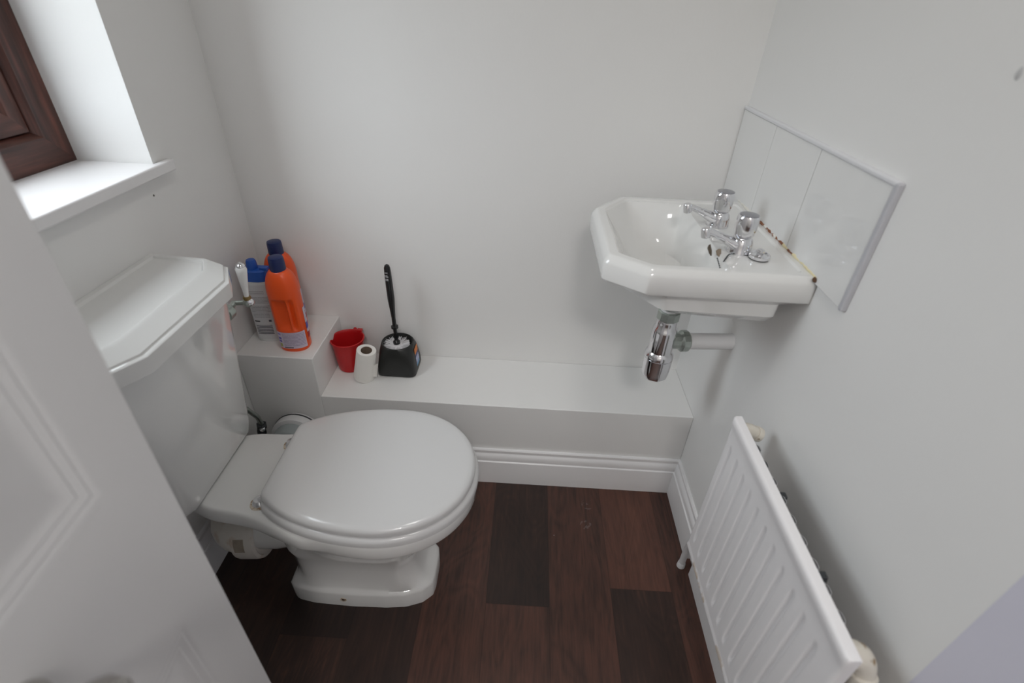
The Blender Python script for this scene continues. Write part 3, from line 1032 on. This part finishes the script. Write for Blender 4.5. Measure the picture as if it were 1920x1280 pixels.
# ---------------------------------------------------------------- tiled splashback
sp_ = empty('tiled_splashback', (.478, .96, .846), 'splashback of three white glazed tiles on wall above the basin', 'tiles')
TZ0, TZ1 = .838, 1.020
TYS = [1.243, 1.060, .874, .674]
MB().box(XR - .0035, XR + .001, .675, 1.244, TZ0, TZ1 - .002).build('grout', M_grout, sp_, smooth=False)
for i in range(3):
    g_ = .0007
    rbox('tile', XR - .007, XR - .001, TYS[i + 1] + g_, TYS[i] - g_, TZ0, TZ1 - .001, M_tile, sp_, .0010)
e_ = MB()
e_.box(XR - .0090, XR + .001, .668, 1.2445, TZ1 - .001, TZ1 + .007)
e_.build('edge_strip', mat('edge_strip', (0.74, 0.74, 0.76), 0.3), sp_, bevel=.003, seg=3)
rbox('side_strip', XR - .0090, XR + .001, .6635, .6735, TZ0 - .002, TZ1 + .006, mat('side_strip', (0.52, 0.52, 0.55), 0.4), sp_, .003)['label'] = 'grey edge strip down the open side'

# ---------------------------------------------------------------- radiator
rad = empty('radiator', (.42, .495, .2), 'white ribbed panel radiator on right wall with chipped lower edge', 'radiator')
FX = .400
Y0, Y1, Z0, Z1 = .290, .703, .205, .588
GY = [.678 - .0343 * k for k in range(12)]
GZ0, GZ1 = .245, .534
panel = MB()
# front sheet as a height field: y samples x z samples, pressed grooves
ys = [Y0, Y0 + .002]
y = Y0 + .006
while y < Y1 - .004:
    ys.append(y)
    y += .00245
ys += [Y1 - .002, Y1]
zs = [Z0, Z0 + .002, Z0 + .006, Z0 + .012, Z0 + .02, GZ0 - .006, GZ0, GZ0 + .006, GZ0 + .014] + [GZ0 + .03 + i * .05 for i in range(5)] + [GZ1 - .014, GZ1 - .006, GZ1, GZ1 + .006, Z1 - .030, Z1 - .022, Z1 - .014, Z1 - .007, Z1 - .002, Z1]


def depth(y, z):
    d = 0
    for g in GY:
        if g < Y0 + .012:
            continue
        e = abs(y - g)
        if e < .0055:
            zz = min(1, max(0, (z - GZ0) / .012), 1) * min(1, max(0, (GZ1 - z) / .012))
            d = max(d, .0042 * (1 - (e / .0055) ** 2) * max(0, zz))
    ed = min(y - Y0, Y1 - y, z - Z0, Z1 - z)
    d += .005 * max(0, 1 - ed / .004) ** 2
    if z > Z1 - .024:
        d += -.003 * min(1, (z - (Z1 - .024)) / .006)
    if Z0 + .012 > z > Z0 - 1:
        d += -.002
    return d


grid = [[(FX + depth(y, z), y, z) for y in ys] for z in zs]
panel.loft(grid, False, False, False)
bx0 = FX + .013
ny = len(ys)
back = [[(bx0, y, z) for y in ys] for z in zs]
panel.loft(back, False, False, False)
for (za, k) in ((0, 0), (0, len(zs) - 1)):
    panel.loft([grid[k], back[k]], False, False, False)
for i in (0, ny - 1):
    panel.loft([[r[i] for r in grid], [r[i] for r in back]], False, False, False)
po = panel.build('panel', M_rad, rad, angle=50, normals=False)
bm_ = bmesh.new()
bm_.from_mesh(po.data)
bmesh.ops.remove_doubles(bm_, verts=bm_.verts, dist=1e-5)
bmesh.ops.recalc_face_normals(bm_, faces=bm_.faces)
bm_.to_mesh(po.data)
bm_.free()
for p in po.data.polygons:
    p.use_smooth = True
po.data.set_sharp_from_angle(angle=math.radians(50))
# convector fins folded behind the panel
cf = MB()
path = []
y = Y0 + .045
k = 0
while y < Y1 - .055:
    path += [(bx0, y), (bx0 + .007, y + .003), (bx0 + .011, y + .008), (bx0 + .0115, y + .013), (bx0 + .011, y + .018), (bx0 + .007, y + .023), (bx0, y + .026)]
    y += .036
r0 = [(x, yy, Z0 + .03) for x, yy in path]
r1 = [(x, yy, Z1 - .012) for x, yy in path]
r2 = [(x + .0012, yy, Z1 - .012) for x, yy in path]
r3 = [(x + .0012, yy, Z0 + .03) for x, yy in path]
cf.loft([r0, r1, r2, r3, r0], False, False, False)
cf.build('convector_fins', M_galv, rad, smooth=False)
for by in (Y0 + .115, Y1 - .165):
    br = MB().loft([[(bx0, by - w_, z_) , (bx0 + .018, by - w_, z_), (bx0 + .018, by + w_, z_), (bx0, by + w_, z_)] for z_, w_ in ((Z0 + .05, .009), (Z1 - .03, .009), (Z1 - .012, .005))])
    br.build('bracket', M_dark, rad, bevel=.0015)
# elbow at the far top and elbow with nut at the near top
ve = MB()
ve.tube(bez((bx0 - .004, .686, .566), (.424, .690, .572), (.440, .688, .562), 8), [.0125, .0135, .0140, .0140, .0135, .0130, .0125, .0130, .0110], 20)
ve.lathe([(.0135, 0), (.0145, .003), (.0135, .010), (.007, .013)], (.4385, .688, .563), (.8, -.02, -.35), 20)
ve.build('top_plug', M_valve, rad)
ve = MB()
ve.tube(bez((bx0 - .006, .312, .562), (.438, .312, .572), (.440, .300, .535), 10), [.0145, .0150, .0155, .0158, .0158, .0155, .0150, .0145, .0140, .0135, .0130], 20)
ve.lathe([(.014, 0), (.0165, .002), (.0165, .006), (.0155, .012), (.0155, .020), (.012, .023)], (.4395, .3015, .540), (.05, -.3, -1), 12)
ve.lathe([(.0075, .02), (.0075, .36)], (.4395, .3015, .540), (.0, -.02, -1), 12)
ve.build('valve_elbow', M_valve, rad)
rp = MB()
rp.tube([(.450, .778, .0), (.450, .778, .060), (.447, .770, .11), (.438, .745, .165), (.420, .715, .215), (.412, .690, .235)], [.0080] * 6, 14)
rp.lathe([(.0105, 0), (.0095, .014), (.008, .016)], (.450, .778, .0), (0, 0, 1), 14)
rp.build('supply_pipe', M_wpipe, rad)

# ---------------------------------------------------------------- things on the boxed ledge


def body_uv(mb_rings, parent, name, m, u0, u1, z0, z1, off=.0006, nseg=24, rows=6, shape=None):
    """a curved label patch lying on a body given by shape(angle, z) -> (x, y)"""
    vs, fs, uv = [], [], []
    for j in range(rows + 1):
        z = z0 + (z1 - z0) * j / rows
        for i in range(nseg + 1):
            a = u0 + (u1 - u0) * i / nseg
            x, y = shape(a, z, off)
            vs.append((x, y, z))
            uv.append((i / nseg, j / rows))
    for j in range(rows):
        for i in range(nseg):
            a = j * (nseg + 1) + i
            fs.append((a, a + 1, a + nseg + 2, a + nseg + 1))
    me = bpy.data.meshes.new(name)
    me.from_pydata(vs, [], fs)
    ul = me.uv_layers.new(name='uv')
    for lp in me.loops:
        ul.data[lp.index].uv = uv[lp.vertex_index]
    return link_mesh(name, me, m, parent, True, 60)


M_lab_o = label_material('bottle_back_label', (0.62, 0.55, 0.66), [(.26, .96, .12, .95)], (0.30, 0.24, 0.36), .085,
                         [(.05, .20, .80, .90, (.25, .22, .55)), (.05, .20, .52, .66, (.12, .10, .42)), (.05, .20, .36, .48, (.15, .12, .45)), (.07, .19, .06, .28, (.40, .42, .10)), (.26, .50, .03, .09, (.05, .05, .05))])
M_lab_o2 = label_material('bottle_front_label', (0.62, 0.58, 0.68), [(.2, .9, .6, .9)], (0.4, 0.1, 0.1), .1, [(.0, 1.0, .0, .18, (.45, .02, .03)), (.0, .5, .3, .5, (.10, .10, .45))])
M_lab_w = label_material('cream_bottle_label', (0.62, 0.63, 0.64), [(.08, .80, .84, .90), (.15, .95, .68, .80), (.15, .92, .52, .64), (.18, .80, .42, .50)], (0.25, 0.25, 0.27), .026,
                         [(.16, .45, .335, .360, (.05, .05, .05)), (.70, .82, .335, .375, (.08, .08, .10)), (.16, .80, .10, .28, 'bars')])
M_lab_w2 = label_material('cream_bottle_front', (0.03, 0.14, 0.50), [], (0.1, 0.1, 0.1), .05, [(.0, 1.0, .82, 1.0, (.70, .52, .02)), (.0, 1.0, .70, .82, (.02, .04, .22)), (.0, .6, .50, .56, (.5, .05, .06)), (.25, 1.0, .15, .45, (.05, .30, .75))])


def orange_bottle(loc, rz, label):
    x0, y0, z0 = loc
    t = empty('bleach_bottle', loc, label, 'bottle', 'orange bottles on the raised corner box')
    H = .226
    a_, b_ = .0385, .0315                          # half width and half depth

    def outline(a, z, off=0.0):
        h = z - z0
        k = 1.0
        if h < .008:
            k = .93 + .07 * math.sin(h / .008 * PI / 2)
        if h > .168:
            q = (h - .168) / (H - .168)
            k = .36 + .64 * math.sqrt(max(0, 1 - min(1, q) ** 2.1))
        e = .85
        c, s_ = math.cos(a), math.sin(a)
        px = a_ * math.copysign(abs(c) ** e, c) * k
        py = b_ * math.copysign(abs(s_) ** e, s_) * k
        # moulded hand grip: a pocket in the side with an upright bar across it
        for side in (-PI / 2,):
            da = (a - side + PI) % (2 * PI) - PI
            lat = (da - .06) / .68
            vv = (h - .109) / .046
            if abs(lat) < 1 and abs(vv) < 1:
                bowl_ = ((1 - lat ** 2) * (1 - vv ** 4)) ** .85
                barx = max(0, 1 - abs((lat - .30) / .17) ** 2.5)
                dep = .0125 * bowl_ * (1 - .85 * barx)
                py += dep * (1 if side < 0 else -1)
        r = Vector((px, py))
        L_ = r.length
        if off:
            r = r * ((L_ + off) / L_)
        cr, sr = math.cos(rz), math.sin(rz)
        return x0 + r.x * cr - r.y * sr, y0 + r.x * sr + r.y * cr

    n, m = 96, 92
    rings_ = [[(*outline(2 * PI * k / n, z0 + H * j / m), z0 + H * j / m) for k in range(n)] for j in range(m + 1)]
    bo = MB().loft(rings_).build('bottle_body', M_orange, t, angle=60)
    cp = MB()
    seg = 60
    for r_, z_ in ((0, 0),):
        prof = [(.0175, H - .004), (.0180, H), (.0174, H + .026), (.0165, H + .031), (.0120, H + .0325)]
        rg_ = [[(x0 + (r + (.0005 if k % 2 else 0)) * math.cos(2 * PI * k / seg), y0 + (r + (.0005 if k % 2 else 0)) * math.sin(2 * PI * k / seg), z0 + z) for k in range(seg)] for r, z in prof]
        cp.loft(rg_)
    cp.build('cap', M_navy, t, angle=40)
    body_uv(None, t, 'back_label', M_lab_o, -PI / 2 - .95, -PI / 2 + 1.15, z0 + .011, z0 + .060, shape=outline)
    body_uv(None, t, 'front_label', M_lab_o2, -PI / 2 + 1.45, -PI / 2 + 2.6, z0 + .03, z0 + .12, shape=outline)
    return t


orange_bottle((-.597, 1.087, RZ), math.radians(4), 'orange bleach bottle with navy cap, front one nearest ledge edge')
orange_bottle((-.640, 1.176, RZ), math.radians(10), 'orange bleach bottle with navy cap, partly hidden behind the other')

cb_ = empty('cleaner_bottle', (-.676, 1.118, RZ), 'white flat cleaner bottle with blue flip cap beside orange bottles', 'bottle')


def cream_outline(a, z, off=0.0):
    h = z - RZ
    k = 1.0
    if h < .006:
        k = .93 + .07 * math.sin(h / .006 * PI / 2)
    if h > .150:
        k = 1 - .10 * ((h - .150) / .03) ** 2
    c, s_ = math.cos(a), math.sin(a)
    e = .72
    px = (.0330 + off) * math.copysign(abs(c) ** e, c) * k
    py = (.0210 + off) * math.copysign(abs(s_) ** e, s_) * k
    cr, sr = math.cos(.12), math.sin(.12)
    return -.676 + px * cr - py * sr, 1.118 + px * sr + py * cr


rings_ = [[(*cream_outline(2 * PI * k / 72, RZ + .180 * j / 40), RZ + .180 * j / 40) for k in range(72)] for j in range(41)]
MB().loft(rings_).build('bottle_body', M_wplast, cb_, angle=60)
body_uv(None, cb_, 'back_label', M_lab_w, -PI / 2 - 1.0, -PI / 2 + .75, RZ + .008, RZ + .170, shape=cream_outline)
body_uv(None, cb_, 'front_label', M_lab_w2, -PI / 2 + .95, PI / 2 + .6, RZ + .008, RZ + .120, shape=cream_outline)
cc = MB()
rg_ = []
for z, sx, sy in ((.178, .0305, .0195), (.180, .0320, .0215), (.205, .0318, .0212), (.208, .0285, .0185), (.209, .022, .015)):
    rg_.append([(-.676 + sx * math.copysign(abs(math.cos(2 * PI * k / 48)) ** .75, math.cos(2 * PI * k / 48)), 1.118 + sy * math.copysign(abs(math.sin(2 * PI * k / 48)) ** .75, math.sin(2 * PI * k / 48)), RZ + z) for k in range(48)])
cc.loft(rg_)
cc.lathe([(.0135, .205), (.0130, .215), (.0120, .226), (.0100, .231), (.004, .232)], (-.679, 1.118, RZ), (0, 0, 1), 32)
cc.box(-.658, -.640, 1.110, 1.126, RZ + .206, RZ + .213)
cc.build('flip_cap', M_blue, cb_, angle=40)

# red plastic mug
mug = empty('red_mug', (-.492, 1.172, LZ), 'red plastic cup with handle tucked against the raised box', 'cup')
mb = MB()
prof = [(.033, 0), (.036, .003), (.0390, .03), (.0440, .088), (.0445, .093), (.0475, .094), (.0480, .099), (.0450, .100), (.0432, .097), (.0415, .088), (.0370, .03), (.0330, .006), (.006, .005)]
mb.lathe(prof, (-.492, 1.172, LZ), (0, 0, 1), 56)
mb.build('cup_body', M_red, mug)
hb = MB()
hc = Vector((-.492, 1.172, LZ))
hd = Vector((.10, .99, 0)).normalized()
hp = [hc + hd * r + Vector((0, 0, z)) for r, z in ((.044, .090), (.056, .094), (.064, .084), (.064, .050), (.056, .034), (.037, .030))]
hb.tube(hp, [.005, .0058, .0058, .0052, .005, .005], 12)
hb.box(hc.x + .018, hc.x + .032, hc.y + .034, hc.y + .046, LZ + .096, LZ + .104)
hb.build('cup_handle', M_red, mug)

# toilet roll, nearly finished, leaning a little
roll = empty('toilet_roll', (-.440, 1.122, LZ), 'white nearly finished toilet roll standing between red cup and brush', 'toilet roll')
rb = Vector((-.440, 1.122, LZ + .003))
ra = Vector((.19, -.02, 1)).normalized()
seg = 56


def rollring(r, h, sq=1.0):
    e1 = (Vector((1, 0, 0)) - ra * ra.x).normalized()
    e2 = ra.cross(e1)
    return [rb + ra * h + e1 * (r * math.cos(2 * PI * k / seg) * sq) + e2 * (r * math.sin(2 * PI * k / seg)) for k in range(seg)]


MB().loft([rollring(.0295, 0), rollring(.0305, .003), rollring(.0280, .050), rollring(.0268, .094), rollring(.0262, .0965), rollring(.0175, .0962, .88), rollring(.0170, .0950, .88), rollring(.0170, .004, .9)], True, True).build('paper', M_tissue, roll, angle=60)
MB().loft([rollring(.0172, .0955, .88), rollring(.0166, .0957, .88), rollring(.0164, .05, .85), rollring(.0164, .006, .85)], False, True).build('cardboard_core', M_card, roll)
ft = MB()
P = [rb + Vector((.024, -.012, 0)), rb + Vector((.0335, -.010, 0)), rb + Vector((.0385, -.013, 0))]
r_lo = [p + ra * .010 for p in P]
r_hi = [p + ra * .052 + Vector((.001, 0, .004 * i)) for i, p in enumerate(P)]
nrm = Vector((0, .0006, 0))
ft.loft([r_lo, r_hi, [p + nrm for p in r_hi], [p + nrm for p in r_lo], r_lo], False, False, False)
ft.build('loose_sheet', M_tissue, roll)

# toilet brush holder and brush
bh = empty('brush_holder', (-.350, 1.180, LZ), 'black square-based brush holder with orange and blue sticker', 'brush holder')


def sq_ring(hx, hy, z, p, cx=-.350, cy=1.180, n=64):
    e = 2.0 / p
    return [(cx + hx * math.copysign(abs(math.cos(2 * PI * k / n)) ** e, math.cos(2 * PI * k / n)), cy + hy * math.copysign(abs(math.sin(2 * PI * k / n)) ** e, math.sin(2 * PI * k / n)), z) for k in range(n)]


MB().loft([sq_ring(.052, .048, LZ, 7), sq_ring(.0555, .0515, LZ + .003, 7), sq_ring(.0555, .0515, LZ + .012, 7), sq_ring(.0545, .0505, LZ + .030, 6), sq_ring(.0520, .049, LZ + .052, 4.5), sq_ring(.0500, .0480, LZ + .072, 3.2), sq_ring(.0465, .0455, LZ + .088, 2.3),
           sq_ring(.0445, .0440, LZ + .0925, 2), sq_ring(.0425, .0422, LZ + .0925, 2), sq_ring(.0412, .0410, LZ + .089, 2), sq_ring(.041, .041, LZ + .02, 2)]).build('holder_body', M_black, bh, angle=60)
stk = MB()
stk_me = []
for j in range(9):
    zz = LZ + .018 + j * .0075
    kx = .0556 if zz < LZ + .014 else (.0556 - .0010 * max(0, (zz - LZ - .012) / .018) if zz < LZ + .030 else (.0547 - .0025 * (zz - LZ - .030) / .022 if zz < LZ + .052 else .0522 - .0018 * (zz - LZ - .052) / .020))
    stk_me.append([(-.350 + kx + .0003, 1.163, zz), (-.350 + kx + .0003, 1.196, zz)])
vs = [p for r in stk_me for p in r]
me = bpy.data.meshes.new('sticker')
me.from_pydata(vs, [], [(2 * j, 2 * j + 1, 2 * j + 3, 2 * j + 2) for j in range(8)])
ul = me.uv_layers.new(name='uv')
for lp in me.loops:
    ul.data[lp.index].uv = (lp.vertex_index % 2, (lp.vertex_index // 2) / 8.0)
M_stk = label_material('sticker_print', (0.30, 0.36, 0.62), [(.1, .9, .2, .55)], (0.8, 0.8, 0.85), .12, [(.0, 1.0, .66, 1.0, (.80, .22, .02)), (.0, 1.0, .50, .66, (.04, .04, .16)), (.0, 1.0, .0, .14, (.10, .35, .60))])
link_mesh('sticker', me, M_stk, bh, False)

br = empty('toilet_brush', (-.352, 1.182, LZ + .02), 'black handled toilet brush with white bristles standing in the holder', 'brush')
b0 = Vector((-.352, 1.180, LZ + .045))
ba = (Vector((-.357, 1.182, .619)) - Vector((-.352, 1.180, .361))).normalized()
hdl = MB()
hdl.lathe([(.0105, .040), (.0105, .046), (.0058, .052), (.0056, .082), (.0062, .090), (.0105, .092), (.0105, .098), (.0060, .100), (.0058, .125), (.0078, .155), (.0100, .185), (.0100, .215), (.0098, .235), (.0094, .262), (.0086, .277), (.0060, .284), (.0020, .2865)], b0, ba, 28, sx=.95)
hdl.build('handle', mat('gloss_black_plastic', (0.014, 0.014, 0.015), 0.22), br)
lg = MB()
for (z, dx) in ((.2660, .0), (.2580, -.001), (.2545, .001), (.246, .0)):
    c = b0 + ba * z
    for i in range(2):
        lg.box(c.x - .0045 + dx + i * .004, c.x - .0020 + dx + i * .004, c.y - .0106, c.y - .0090, c.z - (.0015 if z != .246 else .003), c.z + (.0015 if z != .246 else .003))
lg.build('silver_print', mat('silver_print', (0.65, 0.65, 0.68), 0.3, metal=.6), br, bevel=.0004)
bs = MB()
random.seed(3)
for k in range(900):
    a = random.uniform(0, 2 * PI)
    z0 = random.uniform(-.005, .034)
    rl = random.uniform(.033, .0382)
    c = b0 + ba * z0
    tip = c + Vector((math.cos(a) * rl, math.sin(a) * rl, random.uniform(.002, .010)))
    d = Vector((-math.sin(a), math.cos(a), 0)) * .0007
    u_ = Vector((0, 0, .0007))
    st_ = c + Vector((math.cos(a), math.sin(a), 0)) * .006
    bs.loft([[st_ - d, st_ + u_, st_ + d, st_ - u_], [tip - d, tip + u_, tip + d, tip - u_]], False, True)
bs.lathe([(.006, -.02), (.030, -.012), (.0315, .024), (.010, .036), (.008, .042)], b0, ba, 28)
bs.build('bristles', M_bristle, br, smooth=False)

# ---------------------------------------------------------------- ceiling lamp body (out of frame, seen only from elsewhere)
cl = empty('ceiling_light', (.05, .42, ZC), 'round white ceiling light fixed to ceiling', 'light')
MB().lathe([(.15, 0), (.15, -.03), (.13, -.045)], (.05, .42, ZC), (0, 0, 1), 40).build('lamp_housing', M_gloss, cl)

# ---------------------------------------------------------------- small marks on the walls
for nm, p, nrm, r, lab in (('nail_hole', (XL + .0006, .949, .857), (1, 0, 0), .0022, 'tiny dark nail hole in left wall below the sill'),
                           ('wall_scuff', (XR - .0006, .584, 1.159), (-1, 0, 0), .0038, 'grey scuff spot on upper right wall')):
    o = MB().lathe([(r, -.0004), (r * .8, .0002), (r * .2, .0004)], p, nrm, 16, sx=1.6 if nm == 'wall_scuff' else 1).build(nm, mat(nm, (0.10, 0.09, 0.08) if nm == 'nail_hole' else (0.55, 0.55, 0.55), 0.8), None)
    tag(o, lab, 'mark')
